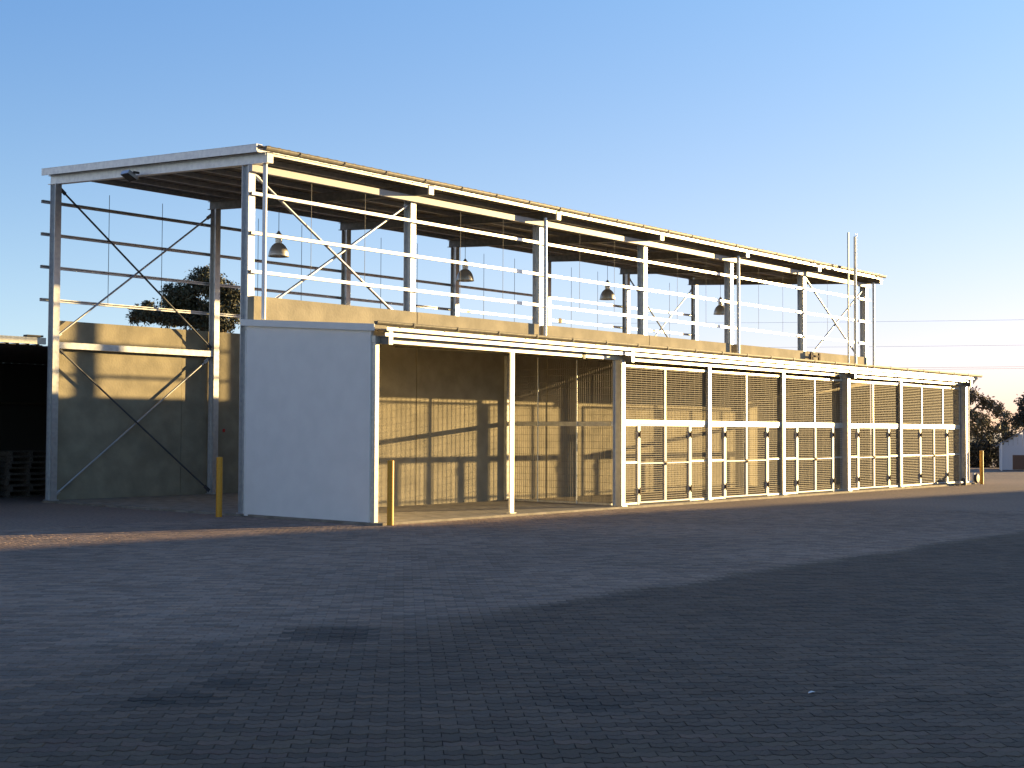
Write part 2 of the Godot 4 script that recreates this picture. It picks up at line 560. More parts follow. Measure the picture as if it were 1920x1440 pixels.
func open_shed() -> void:
	var t := thing("open_shed", "tall open sided galvanised steel shed with single sloping roof above the lean-to", "shed", Vector3.ZERO)
	var G: Material = M.galvanised
	var g: Geo
	for i in 7:
		var x := BAY * i + 0.08
		var top_f := rafter_under(-0.11) - 0.002
		g = Geo.new()
		g.ibeam(Vector3(x, 0.03, -0.11), Vector3(x, top_f, -0.11), Vector3(0, 0, 1), 0.16, 0.22)
		g.box(Vector3(x - 0.1, 0.031, -0.25), Vector3(x + 0.1, 0.05, -0.004))
		part("column", g, G, t)
		g = Geo.new()
		g.ibeam(Vector3(x - 0.04, 0.03, REAR), Vector3(x - 0.04, rafter_under(REAR) - 0.002, REAR), Vector3(0, 0, 1), 0.16, 0.22)
		g.box(Vector3(x - 0.16, 0.031, REAR - 0.13), Vector3(x + 0.08, 0.05, REAR + 0.13))
		part("column", g, G, t)
		# rafter with its end plate over the yard
		var a := Vector3(x, rafter_under(0.498) + 0.105, 0.498)
		var b := Vector3(x, rafter_under(-7.34) + 0.105, -7.34)
		g = Geo.new()
		g.ibeam(a, b, Vector3.UP, 0.14, 0.21)
		var rf := part("rafter", g, G if i == 0 else M.shade_brown_steel, t)  # rafters inside get the darker colour in place of shade under the roof
		g = Geo.new()
		g.box(Vector3(x - 0.075, 6.826, 0.499), Vector3(x + 0.075, 6.958, 0.545))
		g.box(Vector3(x - 0.074, 6.9575, 0.534), Vector3(x + 0.074, 7.034, 0.544))
		part("end_plate", g, M.painted_steel, rf)
	# purlins on the rafters
	for k in 8:
		var z := 0.30 - k * 1.07
		var y := rafter_under(z) + 0.213
		g = Geo.new()
		g.channel(Vector3(-0.06, y + 0.05, z), Vector3(27.16, y + 0.05, z), Vector3.UP, Vector3(0, 0, -1), 0.098, 0.055)
		part("purlin", g, G, t)
	# roof
	g = roof_sheet(-0.08, 27.2, -7.40, 0.47, rafter_under(-7.4) + 0.318, rafter_under(0.47) + 0.318)
	var roof := part("roof", g, M.roofing, t)
	for x in [-0.11, 27.205]:
		g = Geo.new()
		var za := -7.42
		var zb := 0.36
		var ya := rafter_under(za) + 0.275
		var yb := rafter_under(zb) + 0.275
		var d := Vector3(0, yb - ya, zb - za)
		g.obox(Vector3(x + 0.012, (ya + yb) * 0.5, (za + zb) * 0.5), Vector3(0.012, 0, 0), Vector3(0, 0.075, 0), d * 0.5)
		g.obox(Vector3(x + (0.07 if x < 0 else -0.05), (ya + yb) * 0.5 + 0.08, (za + zb) * 0.5), Vector3(0.075, 0, 0), Vector3(0, 0.004, 0), d * 0.5)
		part("barge_capping", g, G, roof)
	# eaves: fascia, gutter with straps
	g = Geo.new()
	g.channel(Vector3(-0.03, 6.998, 0.53), Vector3(27.16, 6.998, 0.53), Vector3.UP, Vector3(0, 0, -1), 0.055, 0.028)
	part("fascia", g, M.painted_steel, t)
	g = Geo.new()
	gutter_shape(g, -0.09, 27.28, 7.027, 0.54, 0.085, 0.11)
	var gu := part("gutter", g, M.gutter, t)
	for k in 23:
		var x := 0.75 + k * 1.18
		g = Geo.new()
		g.box(Vector3(x, 7.03, 0.652), Vector3(x + 0.02, 7.122, 0.660))
		g.box(Vector3(x, 7.114, 0.50), Vector3(x + 0.02, 7.121, 0.6515))
		part("gutter_strap", g, M.dark_steel, gu)
	# eave strut along the column heads
	for k in 3:
		g = Geo.new()
		g.box(Vector3(0.0 + 9.0 * k, 6.712, 0.012), Vector3(8.996 + 9.0 * k + (0.18 if k == 2 else 0.0), 6.846, 0.10))
		part("eave_strut", g, M.gate_paint, t)
	# girts
	for y in [6.287, 5.513, 4.753]:
		g = Geo.new()
		g.channel(Vector3(0.02, y, 0.075), Vector3(27.22, y, 0.075), Vector3.UP, Vector3(0, 0, -1), 0.064, 0.06)
		part("girt", g, G, t)
	for y in [6.871, 6.125, 5.374, 4.618]:
		g = Geo.new()
		g.channel(Vector3(-0.22, y, REAR - 0.185), Vector3(27.2, y, REAR - 0.185), Vector3.UP, Vector3(0, 0, 1), 0.072, 0.065)
		part("girt", g, G, t)
	# sag rods
	for i in 6:
		for k in [1.0, 2.0]:
			var x: float = BAY * i + 0.08 + BAY * k / 3.0
			g = Geo.new()
			g.tube([Vector3(x, 4.72, 0.035), Vector3(x, 6.95, 0.035)], [0.005, 0.005], 6)
			part("sag_rod", g, M.shade_brown_steel, t)
			g = Geo.new()
			g.tube([Vector3(x - 0.04, 4.58, REAR - 0.15), Vector3(x - 0.04, 7.25, REAR - 0.15)], [0.007, 0.007], 6)
			part("sag_rod", g, M.dark_steel, t)
	# braces
	for i in [0, 5]:
		var x0: float = BAY * i + 0.16
		var x1: float = BAY * (i + 1) + 0.02
		brace(t, Vector3(x0, 6.68, -0.03), Vector3(x1 - 0.55, 4.26, -0.03), "brace", 0.03)
		brace(t, Vector3(x1, 6.68, -0.095), Vector3(x0 + 0.62, 4.26, -0.095), "brace", 0.03)
		brace(t, Vector3(x0 - 0.02, 7.18, REAR + 0.03), Vector3(x1 - 0.12, 3.75, REAR + 0.03), "brace", 0.024, M.brace_shade)  # this brace direction is coloured dark to stand for its shaded side
		brace(t, Vector3(x1 - 0.1, 7.12, REAR - 0.03), Vector3(x0 - 0.04, 3.78, REAR - 0.03))
		brace(t, Vector3(x0 - 0.02, 3.5, REAR + 0.03), Vector3(x1 - 0.12, 0.14, REAR + 0.03), "brace", 0.022, M.brace_shade)
		brace(t, Vector3(x1 - 0.12, 3.46, REAR - 0.03), Vector3(x0 - 0.02, 0.14, REAR - 0.03))
		g = Geo.new()
		g.box(Vector3(BAY * i + 0.13, 3.51, REAR - 0.075), Vector3(BAY * (i + 1) - 0.05, 3.655, REAR + 0.075))
		part("tie_beam", g, G, t)
	g = Geo.new()
	g.lathe(Vector3.ZERO, [Vector2(0.0, 0.012), Vector2(0.09, 0.012), Vector2(0.09, -0.012), Vector2(0.0, -0.012)], 18)
	var disc := part("gusset_plate", g, M.hinge, t)
	disc.transform = Transform3D(Basis(Vector3(1, 0, 0), PI / 2), Vector3(BAY * 4 + 0.6, 5.35, REAR + 0.11))
	# front concrete panels, notched at every second column for the downpipes
	for s in [[0.0, 4.50], [4.525, 8.74], [9.08, 13.46], [13.485, 17.70], [18.04, 22.35], [22.375, 26.68]]:
		g = Geo.new()
		g.box(Vector3(s[0], 0.0, 0.003), Vector3(s[1], 4.262, 0.2))
		part("wall_panel", g, M.concrete, t)
	for s in [8.74, 17.70, 26.68]:
		g = Geo.new()
		g.box(Vector3(s + 0.002, 0.0, 0.02), Vector3(s + (0.338 if s < 20.0 else 0.26), 3.62, 0.18))
		part("wall_panel", g, M.concrete, t)
	# rear concrete panels
	for s in [[0.2, 3.67], [3.69, 9.0], [9.02, 13.5], [13.52, 18.0], [18.02, 22.5], [22.52, 27.3]]:
		g = Geo.new()
		var back := 0.0 if s[0] < 3.0 else 0.02
		g.box(Vector3(s[0], 0.0, -7.36 - back), Vector3(s[1], 4.165, -7.185 - back))
		part("wall_panel", g, M.concrete, t)
	# downpipes
	for i in [0, 2, 4, 6]:
		var x: float = [0.12, 8.80, 17.86, 26.9][[0, 2, 4, 6].find(i)]
		g = Geo.new()
		g.tube([Vector3(x, 6.86, 0.345), Vector3(x, 3.80, 0.345)], [0.045, 0.045], 10)
		part("downpipe", g, M.pvc if i == 0 else G, t)


func gutter_shape(g: Geo, x0: float, x1: float, y: float, z: float, h: float, w: float) -> void:
	# half-round gutter opening upwards, with closed ends
	var pts := []
	for k in 9:
		var an := PI * k / 8.0
		pts.append(Vector2(z + w * 0.5 - cos(an) * w * 0.5, y + h - sin(an) * h))
	for k in 8:
		var p: Vector2 = pts[k]
		var q: Vector2 = pts[k + 1]
		var o := Vector3(0, (p.y + q.y) * 0.5 - y - h, (p.x + q.x) * 0.5 - z - w * 0.5)
		g.face(Vector3(x0, p.y, p.x), Vector3(x1, p.y, p.x), Vector3(x1, q.y, q.x), Vector3(x0, q.y, q.x), o)
		for x in [x0, x1]:
			g.face(Vector3(x, y + h, z + w * 0.5), Vector3(x, p.y, p.x), Vector3(x, q.y, q.x), Vector3(x, q.y, q.x), Vector3(-1 if x == x0 else 1, 0, 0))
	g.tube([Vector3(x0, y + h, z + w), Vector3(x1, y + h, z + w)], [0.007, 0.007], 6)


# ---------------------------------------------------------------- the lean-to
func lean_under(z: float) -> float:
	return 3.60 - 0.072 * z


func frame_rect(g: Geo, x0: float, x1: float, y0: float, y1: float, z: float, w: float, d: float) -> void:
	g.box(Vector3(x0, y0, z - d), Vector3(x0 + w, y1, z))
	g.box(Vector3(x1 - w, y0, z - d), Vector3(x1, y1, z))
	g.box(Vector3(x0 + w, y0, z - d + 0.002), Vector3(x1 - w, y0 + w, z - 0.002))
	g.box(Vector3(x0 + w, y1 - w, z - d + 0.002), Vector3(x1 - w, y1, z - 0.002))


func wires(g: Geo, x0: float, x1: float, y0: float, y1: float, z: float) -> void:
	var y := y0 + 0.04
	while y < y1 - 0.01:
		g.box(Vector3(x0, y, z - 0.004), Vector3(x1, y + 0.012, z))
		y += 0.05
	var x := x0 + 0.05
	while x < x1 - 0.01:
		g.box(Vector3(x, y0, z - 0.009), Vector3(x + 0.003, y1, z - 0.0045))
		x += 0.2


func wires_across(g: Geo, x: float, z0: float, z1: float, y0: float, top: Callable) -> void:
	var z := z0
	while z < z1:
		g.box(Vector3(x, y0, z), Vector3(x + 0.005, top.call(z), z + 0.006))
		z += 0.06
	var y := y0
	while y < 3.2:
		g.box(Vector3(x + 0.006, y, z0), Vector3(x + 0.010, y + 0.005, z1))
		y += 0.15


func lean_to() -> void:
	var t := thing("lean_to_store", "long low lean-to with white end wall and wire mesh cages along the shed front", "lean-to", Vector3.ZERO)
	var G: Material = M.galvanised
	var P: Material = M.painted_steel
	var g: Geo
	var big := [0.0, 7.45, 18.2, 26.6]
	# white end wall under its barge
	g = Geo.new()
	var ya := lean_under(0.0) + 0.09
	var yb := lean_under(3.5) + 0.09
	for s in [[-0.02, Vector3(-1, 0, 0)], [0.05, Vector3(1, 0, 0)]]:
		var x: float = s[0]
		g.face(Vector3(x, 0.0, 0.012), Vector3(x, ya, 0.012), Vector3(x, yb, 3.5), Vector3(x, 0.0, 3.5), s[1])
	g.face(Vector3(-0.02, 0, 0.012), Vector3(0.05, 0, 0.012), Vector3(0.05, ya, 0.012), Vector3(-0.02, ya, 0.012), Vector3(0, 0, -1))
	g.face(Vector3(-0.02, 0, 3.5), Vector3(0.05, 0, 3.5), Vector3(0.05, yb, 3.5), Vector3(-0.02, yb, 3.5), Vector3(0, 0, 1))
	part("end_wall", g, M.render_white, t)
	g = Geo.new()
	g.box(Vector3(-0.03, 0.0, -0.012), Vector3(-0.002, 3.60, 0.010))
	part("corner_flashing", g, M.render_white, t)
	g = Geo.new()
	g.box(Vector3(-0.035, 0.0, 3.44), Vector3(-0.021, 3.36, 3.5))
	part("corner_flashing", g, M.render_white, t)
	# end wall at the far side
	g = Geo.new()
	g.box(Vector3(26.95, 0.03, 0.21), Vector3(27.0, 3.33, 3.40))
	part("end_wall", g, M.warehouse_wall, t)
	# rafters and posts
	for x in [0.06, 3.77, 7.45, 11.05, 14.68, 18.2, 21.86, 26.6]:
		g = Geo.new()
		var a := Vector3(x + 0.05, lean_under(0.22) - 0.07, 0.22)
		var out := 3.86 if [0.06, 7.45, 18.2, 26.6].has(x) else 3.495
		var b := Vector3(x + 0.05, lean_under(out) - 0.07, out)
		g.ibeam(a, b, Vector3.UP, 0.09, 0.14)
		var rf := part("rafter", g, M.shade_brown_steel, t)
		if [0.06, 7.45, 18.2, 26.6].has(x):
			g = Geo.new()
			g.box(Vector3(x, 3.18, 3.863), Vector3(x + 0.10, 3.49, 3.873))
			part("end_plate", g, P, rf)
	for x in [7.29, 18.08, 26.53]:
		g = Geo.new()
		g.ibeam(Vector3(x + 0.06, 0.035, 3.602), Vector3(x + 0.06, 3.222, 3.602), Vector3(0, 0, 1), 0.12, 0.25)
		g.box(Vector3(x - 0.03, 0.036, 3.44), Vector3(x + 0.15, 0.05, 3.77))
		part("column", g, G, t)
	g = Geo.new()
	g.box(Vector3(0.0, 0.0, 3.502), Vector3(0.09, 3.225, 3.60))
	part("post", g, P, t)
	for x in [3.72, 11.05, 14.66, 21.84]:
		g = Geo.new()
		g.box(Vector3(x, 0.035, 3.536), Vector3(x + 0.12, 3.225, 3.58))
		g.box(Vector3(x - 0.03, 0.036, 3.50), Vector3(x + 0.15, 0.046, 3.62))
		part("post", g, P, t)
	# header beam, fascia, gutter
	for s in [[-0.01, 7.42], [7.43, 18.18], [18.19, 26.70]]:
		g = Geo.new()
		g.box(Vector3(s[0], 3.228, 3.50), Vector3(s[1], 3.345, 3.60))
		part("header_beam", g, P, t)
	g = Geo.new()
	g.channel(Vector3(-0.02, 3.462, 3.90), Vector3(26.95, 3.462, 3.90), Vector3.UP, Vector3(0, 0, -1), 0.08, 0.028)
	part("fascia", g, P, t)
	g = Geo.new()
	gutter_shape(g, -0.34, 27.25, 3.50, 3.905, 0.065, 0.10)
	var gu := part("gutter", g, M.gutter, t)
	for k in 23:
		var x := 0.55 + k * 1.16
		g = Geo.new()
		g.box(Vector3(x, 3.50, 4.006), Vector3(x + 0.02, 3.582, 4.014))
		g.box(Vector3(x, 3.573, 3.87), Vector3(x + 0.02, 3.580, 4.0055))
		part("gutter_strap", g, M.dark_steel, gu)
	for k in 5:
		var z := 0.5 + k * 0.82
		g = Geo.new()
		g.channel(Vector3(0.06, lean_under(z) + 0.052, z), Vector3(26.93, lean_under(z) + 0.052, z), Vector3.UP, Vector3(0, 0, -1), 0.098, 0.05)
		part("purlin", g, G, t)
	g = roof_sheet(-0.04, 27.15, 0.205, 3.90, lean_under(0.205) + 0.108, lean_under(3.90) + 0.108)
	var roof := part("roof", g, M.roofing, t)
	for x in [-0.065, 27.155]:
		g = Geo.new()
		var za := -0.12 if x < 0 else 0.21
		var zb := 3.62
		var y0 := lean_under(za) + 0.145
		var y1 := lean_under(zb) + 0.145
		var d := Vector3(0, y1 - y0, zb - za)
		g.obox(Vector3(x + 0.01, (y0 + y1) * 0.5, (za + zb) * 0.5), Vector3(0.01, 0, 0), Vector3(0, 0.058, 0), d * 0.5)
		g.obox(Vector3(x + (0.06 if x < 0 else -0.04), (y0 + y1) * 0.5 + 0.062, (za + zb) * 0.5), Vector3(0.06, 0, 0), Vector3(0, 0.004, 0), d * 0.5)
		part("barge_capping", g, M.render_white, roof)
	# downpipe at the far corner
	g = Geo.new()
	g.tube([Vector3(26.93, 3.5, 3.95), Vector3(26.90, 3.3, 3.80), Vector3(26.86, 3.2, 3.66), Vector3(26.86, 0.04, 3.66)], [0.04, 0.04, 0.04, 0.04], 10)
	part("downpipe", g, M.pvc, t)
	# partition at the side of the open bay
	part_partition(t, 7.47)
	part_partition(t, 18.28)
	# cage fronts: fixed mesh above and at the sides, a pair of gates in each bay
	var z := 3.53
	for s in [[7.60, 8.15, 9.225, 10.28, 11.05, [9.22]], [11.15, 11.80, 12.85, 13.90, 14.66, [12.85]], [14.76, 15.43, 16.47, 17.52, 18.18, [16.44]], [18.40, 19.02, 20.06, 21.08, 21.84, [20.02]], [21.94, 23.28, 24.34, 25.39, 26.42, [23.44, 25.05]]]:
		var at := func(v: float) -> float: return v + 0.0023 * (v + 16.54)
		var x0: float = at.call(s[0])
		var j0: float = at.call(s[1])
		var mid: float = at.call(s[2])
		var j1: float = at.call(s[3])
		var x1: float = at.call(s[4])
		g = Geo.new()
		g.box(Vector3(x0, 3.10, z - 0.05), Vector3(x1, 3.145, z))
		g.box(Vector3(x0, 1.835, z - 0.052), Vector3(x1, 1.925, z + 0.004))
		for xm in s[5]:
			var x: float = at.call(xm)
			g.box(Vector3(x - 0.022, 1.926, z - 0.046), Vector3(x + 0.022, 3.099, z - 0.004))
		g.box(Vector3(x0, 0.05, z - 0.05), Vector3(x0 + 0.04, 1.834, z - 0.002))
		g.box(Vector3(x0, 1.926, z - 0.05), Vector3(x0 + 0.04, 3.099, z - 0.002))
		g.box(Vector3(x1 - 0.03, 0.05, z - 0.05), Vector3(x1, 1.834, z - 0.002))
		g.box(Vector3(x1 - 0.03, 1.926, z - 0.05), Vector3(x1, 3.099, z - 0.002))
		for x in [[x0 + 0.041, j0 - 0.037], [j1 + 0.037, x1 - 0.031]]:
			g.box(Vector3(x[0], 0.955, z - 0.04), Vector3(x[1], 0.995, z - 0.004))
			g.box(Vector3(x[0], 0.045, z - 0.04), Vector3(x[1], 0.085, z - 0.004))
			g.box(Vector3(x[0], 1.79, z - 0.04), Vector3(x[1], 1.832, z - 0.004))
		var fr := part("cage_frame", g, P, t)
		for x in [j0, j1]:
			g = Geo.new()
			g.box(Vector3(x - 0.036, 0.035, z - 0.06), Vector3(x + 0.036, 1.833, z + 0.002))
			part("gate_post", g, M.gate_paint, fr)
		g = Geo.new()
		wires(g, x0 + 0.04, x1, 1.926, 3.10, z - 0.022)
		wires(g, x0 + 0.04, j0 - 0.042, 0.07, 1.80, z - 0.022)
		wires(g, j1 + 0.042, x1, 0.07, 1.80, z - 0.022)
		part("wire_mesh", g, M.wire, fr)
		for s2 in [[j0 + 0.040, mid - 0.004, 0], [mid + 0.004, j1 - 0.040, 1]]:
			var a: float = s2[0]
			var b: float = s2[1]
			g = Geo.new()
			frame_rect(g, a, b, 0.06, 1.825, z, 0.036, 0.045)
			g.box(Vector3(a + 0.037, 0.935, z - 0.04), Vector3(b - 0.037, 0.965, z - 0.003))
			var gate := part("gate", g, M.gate_paint, t)
			g = Geo.new()
			wires(g, a + 0.04, b - 0.04, 0.10, 1.79, z - 0.022)
			part("wire_mesh", g, M.wire, gate)
			for y in [0.28, 1.55]:
				var hx: float = a - 0.02 if s2[2] == 0 else b + 0.02
				g = Geo.new()
				g.box(Vector3(hx - 0.035, y, z + 0.003), Vector3(hx + 0.035, y + 0.10, z + 0.03))
				g.tube([Vector3(hx, y - 0.03, z + 0.03), Vector3(hx, y + 0.13, z + 0.03)], [0.016, 0.016], 8)
				part("hinge", g, M.hinge, gate)
			if s2[2] == 1:
				g = Geo.new()
				g.box(Vector3(a - 0.06, 0.955, z + 0.002), Vector3(a + 0.07, 0.985, z + 0.02))
				g.box(Vector3(a - 0.005, 0.90, z + 0.004), Vector3(a + 0.035, 0.95, z + 0.028))
				part("latch", g, M.hinge, gate)
	# a conduit bracket under the header near the second column
	for x in [6.05, 17.7]:
		g = Geo.new()
		g.box(Vector3(x, 3.20, 3.601), Vector3(x + 0.09, 3.36, 3.612))
		part("beam_bracket", g, M.dark_steel, t)


func part_partition(t: Node3D, x: float) -> void:
	var g := Geo.new()
	g.box(Vector3(x, 1.78, 0.30), Vector3(x + 0.05, 1.88, 3.31))
	g.box(Vector3(x, 0.04, 0.30), Vector3(x + 0.04, 0.08, 3.31))
	g.box(Vector3(x - 0.02, 0.04, 0.205), Vector3(x + 0.07, lean_under(0.25) - 0.145, 0.295))
	for z in ([1.23, 2.36] if x < 10.0 else []):
		g.tube([Vector3(x - 0.02, 0.04, z), Vector3(x - 0.02, lean_under(z) - 0.15, z)], [0.017, 0.017], 8)
	var fr := part("partition_frame", g, M.painted_steel, t)
	g = Geo.new()
	wires_across(g, x + 0.012, 0.30, 3.31, 0.08, func(z): return lean_under(z) - 0.15)
	part("wire_mesh", g, M.wire, fr)


# ---------------------------------------------------------------- smaller things
func pendant(x: float, label: String) -> void:
	var at := Vector3(x, 5.70, -3.5)
	var t := thing("pendant_lamp", label, "pendant lamp", at, "pendant lamps hanging inside the open shed")
	var g := Geo.new()
	var out := [Vector2(0.235, 0.0), Vector2(0.232, 0.05), Vector2(0.222, 0.11), Vector2(0.198, 0.18), Vector2(0.16, 0.245), Vector2(0.11, 0.295), Vector2(0.075, 0.315)]
	g.lathe(Vector3.ZERO, out)
	var inn := []
	for p in out:
		inn.append(Vector2(p.x - 0.006, p.y - 0.002))
	inn.reverse()
	g.lathe(Vector3.ZERO, inn)
	part("lamp_shade", g, M.lamp_alu, t)
	g = Geo.new()
	g.lathe(Vector3.ZERO, [Vector2(0.243, 0.0), Vector2(0.246, 0.014), Vector2(0.234, 0.02)])
	part("rim", g, M.lamp_alu, t)
	g = Geo.new()
	g.lathe(Vector3.ZERO, [Vector2(0.072, 0.31), Vector2(0.075, 0.40), Vector2(0.068, 0.52), Vector2(0.062, 0.535), Vector2(0.04, 0.56), Vector2(0.02, 0.60), Vector2(0.0, 0.605)], 16)
	for k in 5:
		g.lathe(Vector3.ZERO, [Vector2(0.06, 0.345 + k * 0.035), Vector2(0.084, 0.347 + k * 0.035), Vector2(0.084, 0.357 + k * 0.035), Vector2(0.06, 0.36 + k * 0.035)], 16)
	part("housing", g, M.lamp_alu, t)
	g = Geo.new()
	g.tube([Vector3(0, 0.60, 0), Vector3(0, rafter_under(-3.5) + 0.21 - 5.70, 0)], [0.007, 0.007], 6)
	part("cord", g, M.cable, t)
	g = Geo.new()
	g.lathe(Vector3.ZERO, [Vector2(0.0, 0.12), Vector2(0.04, 0.13), Vector2(0.05, 0.19), Vector2(0.03, 0.27), Vector2(0.03, 0.31)], 14)
	part("bulb", g, M.pvc, t)


func bollard(at: Vector3, h: float, label: String) -> void:
	var t := thing("bollard", label, "bollard", at, "yellow bollards round the shed")
	var g := Geo.new()
	g.lathe(Vector3.ZERO, [Vector2(0.06, -0.02), Vector2(0.06, h - 0.012), Vector2(0.053, h - 0.002)], 20)
	part("post", g, M.yellow, t)
	g = Geo.new()
	g.lathe(Vector3.ZERO, [Vector2(0.053, h - 0.002), Vector2(0.03, h + 0.003), Vector2(0.0, h + 0.004)], 20)
	part("cap", g, M.yellow, t)


func small_things() -> void:
	pendant(3.67, "metal pendant lamp nearest the shed's open end, beside the front cross brace")
	pendant(10.12, "second metal pendant lamp from the shed's open end, in front of a rear column")
	pendant(16.59, "third metal pendant lamp from the open end, hanging alone against sky")
	pendant(23.14, "smallest and farthest metal pendant lamp, close beside a front column")
	bollard(Vector3(-0.47, 0, -0.20), 1.136, "yellow bollard in shade at the left edge of the white end wall")
	bollard(Vector3(0.10, 0, 3.90), 1.14, "half sunlit yellow bollard in front of the open bay by the white wall corner")
	bollard(Vector3(27.25, 0, 3.95), 1.09, "small far yellow bollard past the right end of the lean-to")

	var t: Node3D
	var g: Geo
	t = thing("vent_pipe", "thin white vent pipe above the shed roof, left one of the pair", "vent pipe", Vector3(23.85, 3.7, 0.9), "white vent pipes on the lean-to roof")
	g = Geo.new()
	g.tube([Vector3(0, -0.08, 0), Vector3(0, 4.5, 0)], [0.03, 0.03], 10)
	part("pipe", g, M.painted_steel, t)
	g = Geo.new()
	g.lathe(Vector3.ZERO, [Vector2(0.13, -0.07), Vector2(0.09, 0.0), Vector2(0.03, 0.05)], 14)
	part("base_flashing", g, M.dark_steel, t)
	t = thing("vent_pipe", "thicker white vent pipe with a hooked wire top, right one of the pair", "vent pipe", Vector3(24.35, 3.7, 0.9), "white vent pipes on the lean-to roof")
	g = Geo.new()
	g.tube([Vector3(0, -0.08, 0), Vector3(0, 4.42, 0)], [0.048, 0.048], 10)
	part("pipe", g, M.painted_steel, t)
	g = Geo.new()
	g.tube([Vector3(0, 4.41, 0), Vector3(0.02, 4.50, 0), Vector3(0.12, 4.52, 0), Vector3(0.17, 4.45, 0)], [0.012, 0.012, 0.012, 0.012], 6)
	part("hook", g, M.galvanised, t)
	g = Geo.new()
	g.lathe(Vector3.ZERO, [Vector2(0.13, -0.07), Vector2(0.10, 0.0), Vector2(0.045, 0.05)], 14)
	part("base_flashing", g, M.dark_steel, t)

	t = thing("access_ladder", "short brown H shaped ladder top against the pale concrete wall strip", "ladder", Vector3(22.30, 3.66, 0.34))
	for x in [0.0, 0.55]:
		g = Geo.new()
		g.box(Vector3(x, 0.0, -0.02), Vector3(x + 0.09, 0.56, 0.03))
		part("stile", g, M.rust, t)
	for y in [0.12, 0.42]:
		g = Geo.new()
		g.box(Vector3(0.0905, y, -0.012), Vector3(0.5495, y + 0.06, 0.022))
		part("rung", g, M.rust, t)

	t = thing("flood_light", "grey box floodlight fixed under the rafter at the open end", "floodlight", Vector3(-0.03, 7.13, -3.9))
	g = Geo.new()
	g.obox(Vector3(-0.09, -0.05, 0.03), Vector3(0.12, -0.06, 0), Vector3(0.018, 0.036, 0), Vector3(0, 0, 0.14))
	part("housing", g, M.galvanised, t)
	g = Geo.new()
	g.obox(Vector3(-0.112, -0.092, 0.03), Vector3(0.11, -0.055, 0), Vector3(0.004, 0.008, 0), Vector3(0, 0, 0.13))
	part("lens", g, M.dark_steel, t)
	g = Geo.new()
	for z in [-0.16, 0.21]:
		g.box(Vector3(-0.13, -0.03, z), Vector3(0.02, 0.02, z + 0.02))
	part("bracket", g, M.dark_steel, t)

	t = thing("pipe_valve", "short pipe and dark valve wheel on the ground at the lean-to's far corner", "valve", Vector3(26.05, 0, 4.0))
	g = Geo.new()
	g.tube([Vector3(-0.75, 0.09, 0), Vector3(0.30, 0.09, 0), Vector3(0.36, 0.14, 0), Vector3(0.36, 0.32, 0)], [0.04, 0.04, 0.04, 0.04], 10)
	part("pipe", g, M.pvc, t)
	g = Geo.new()
	g.lathe(Vector3.ZERO, [Vector2(0.0, 0.06), Vector2(0.13, 0.05), Vector2(0.16, 0.0), Vector2(0.13, -0.05), Vector2(0.0, -0.06)], 18)
	var o := part("wheel", g, M.dark_steel, t)
	o.transform = Transform3D(Basis(Vector3(1, 0, 0), PI / 2), Vector3(0.33, 0.2, 0.12))
	g = Geo.new()
	g.lathe(Vector3(-0.45, 0, 0), [Vector2(0.09, 0.0), Vector2(0.09, 0.16), Vector2(0.05, 0.22), Vector2(0.0, 0.23)], 12)
	part("valve_body", g, M.dark_steel, t)
	g = Geo.new()
	g.lathe(Vector3(0.36, 0.32, 0), [Vector2(0.055, 0.0), Vector2(0.055, 0.05), Vector2(0.0, 0.055)], 12)
	part("cap", g, M.pvc, t)

	t = thing("timber_block", "small orange brown timber offcut lying inside the open bay by the corner post", "timber offcut", Vector3(0.32, 0.036, 3.3))
	g = Geo.new()
	g.box(Vector3(-0.05, 0, -0.05), Vector3(0.05, 0.09, 0.05))
	g.box(Vector3(-0.03, 0.0905, -0.03), Vector3(0.03, 0.2, 0.02))
	part("block", g, M.brown_door, t)

	t = thing("paper_scrap", "white scrap of litter on the dark pavers in the foreground", "litter", Vector3(-8.72, 0.002, 16.70))
	g = Geo.new()
	var ring := [Vector3(-0.035, 0.003, 0.0), Vector3(-0.01, 0.01, 0.02), Vector3(0.03, 0.004, 0.018), Vector3(0.038, 0.007, -0.012), Vector3(0.0, 0.003, -0.018)]
	for k in 5:
		g.face(Vector3(0, 0.014, 0.0), ring[k], ring[(k + 1) % 5], ring[(k + 1) % 5], Vector3.UP)
	part("sheet", g, M.paper, t)

	t = thing("unlit_red_led", "tiny red indicator light, modelled unlit, on the shaded rear concrete wall", "unlit_red_led", Vector3(5.0, 1.64, -7.205))  # a small red light, built as a plain block that does not glow
	g = Geo.new()
	g.box(Vector3(-0.035, -0.04, -0.028), Vector3(0.035, 0.04, 0.012))
	part("lens", g, M.red, t)


func pallet_shape() -> Node3D:
	var t := Node3D.new()
	var g: Geo
	for k in 5:
		g = Geo.new()
		g.box(Vector3(-0.58, 0.118, -0.55 + k * 0.245), Vector3(0.58, 0.138, -0.43 + k * 0.245))
		part("board", g, M.timber, t)
	for k in 3:
		g = Geo.new()
		g.box(Vector3(-0.58 + k * 0.535, 0.021, -0.55), Vector3(-0.49 + k * 0.535, 0.117, 0.55))
		part("bearer", g, M.timber, t)
	for k in 3:
		g = Geo.new()
		g.box(Vector3(-0.58, 0.0, -0.55 + k * 0.49), Vector3(0.58, 0.02, -0.43 + k * 0.49))
		part("board", g, M.timber, t)
	return t


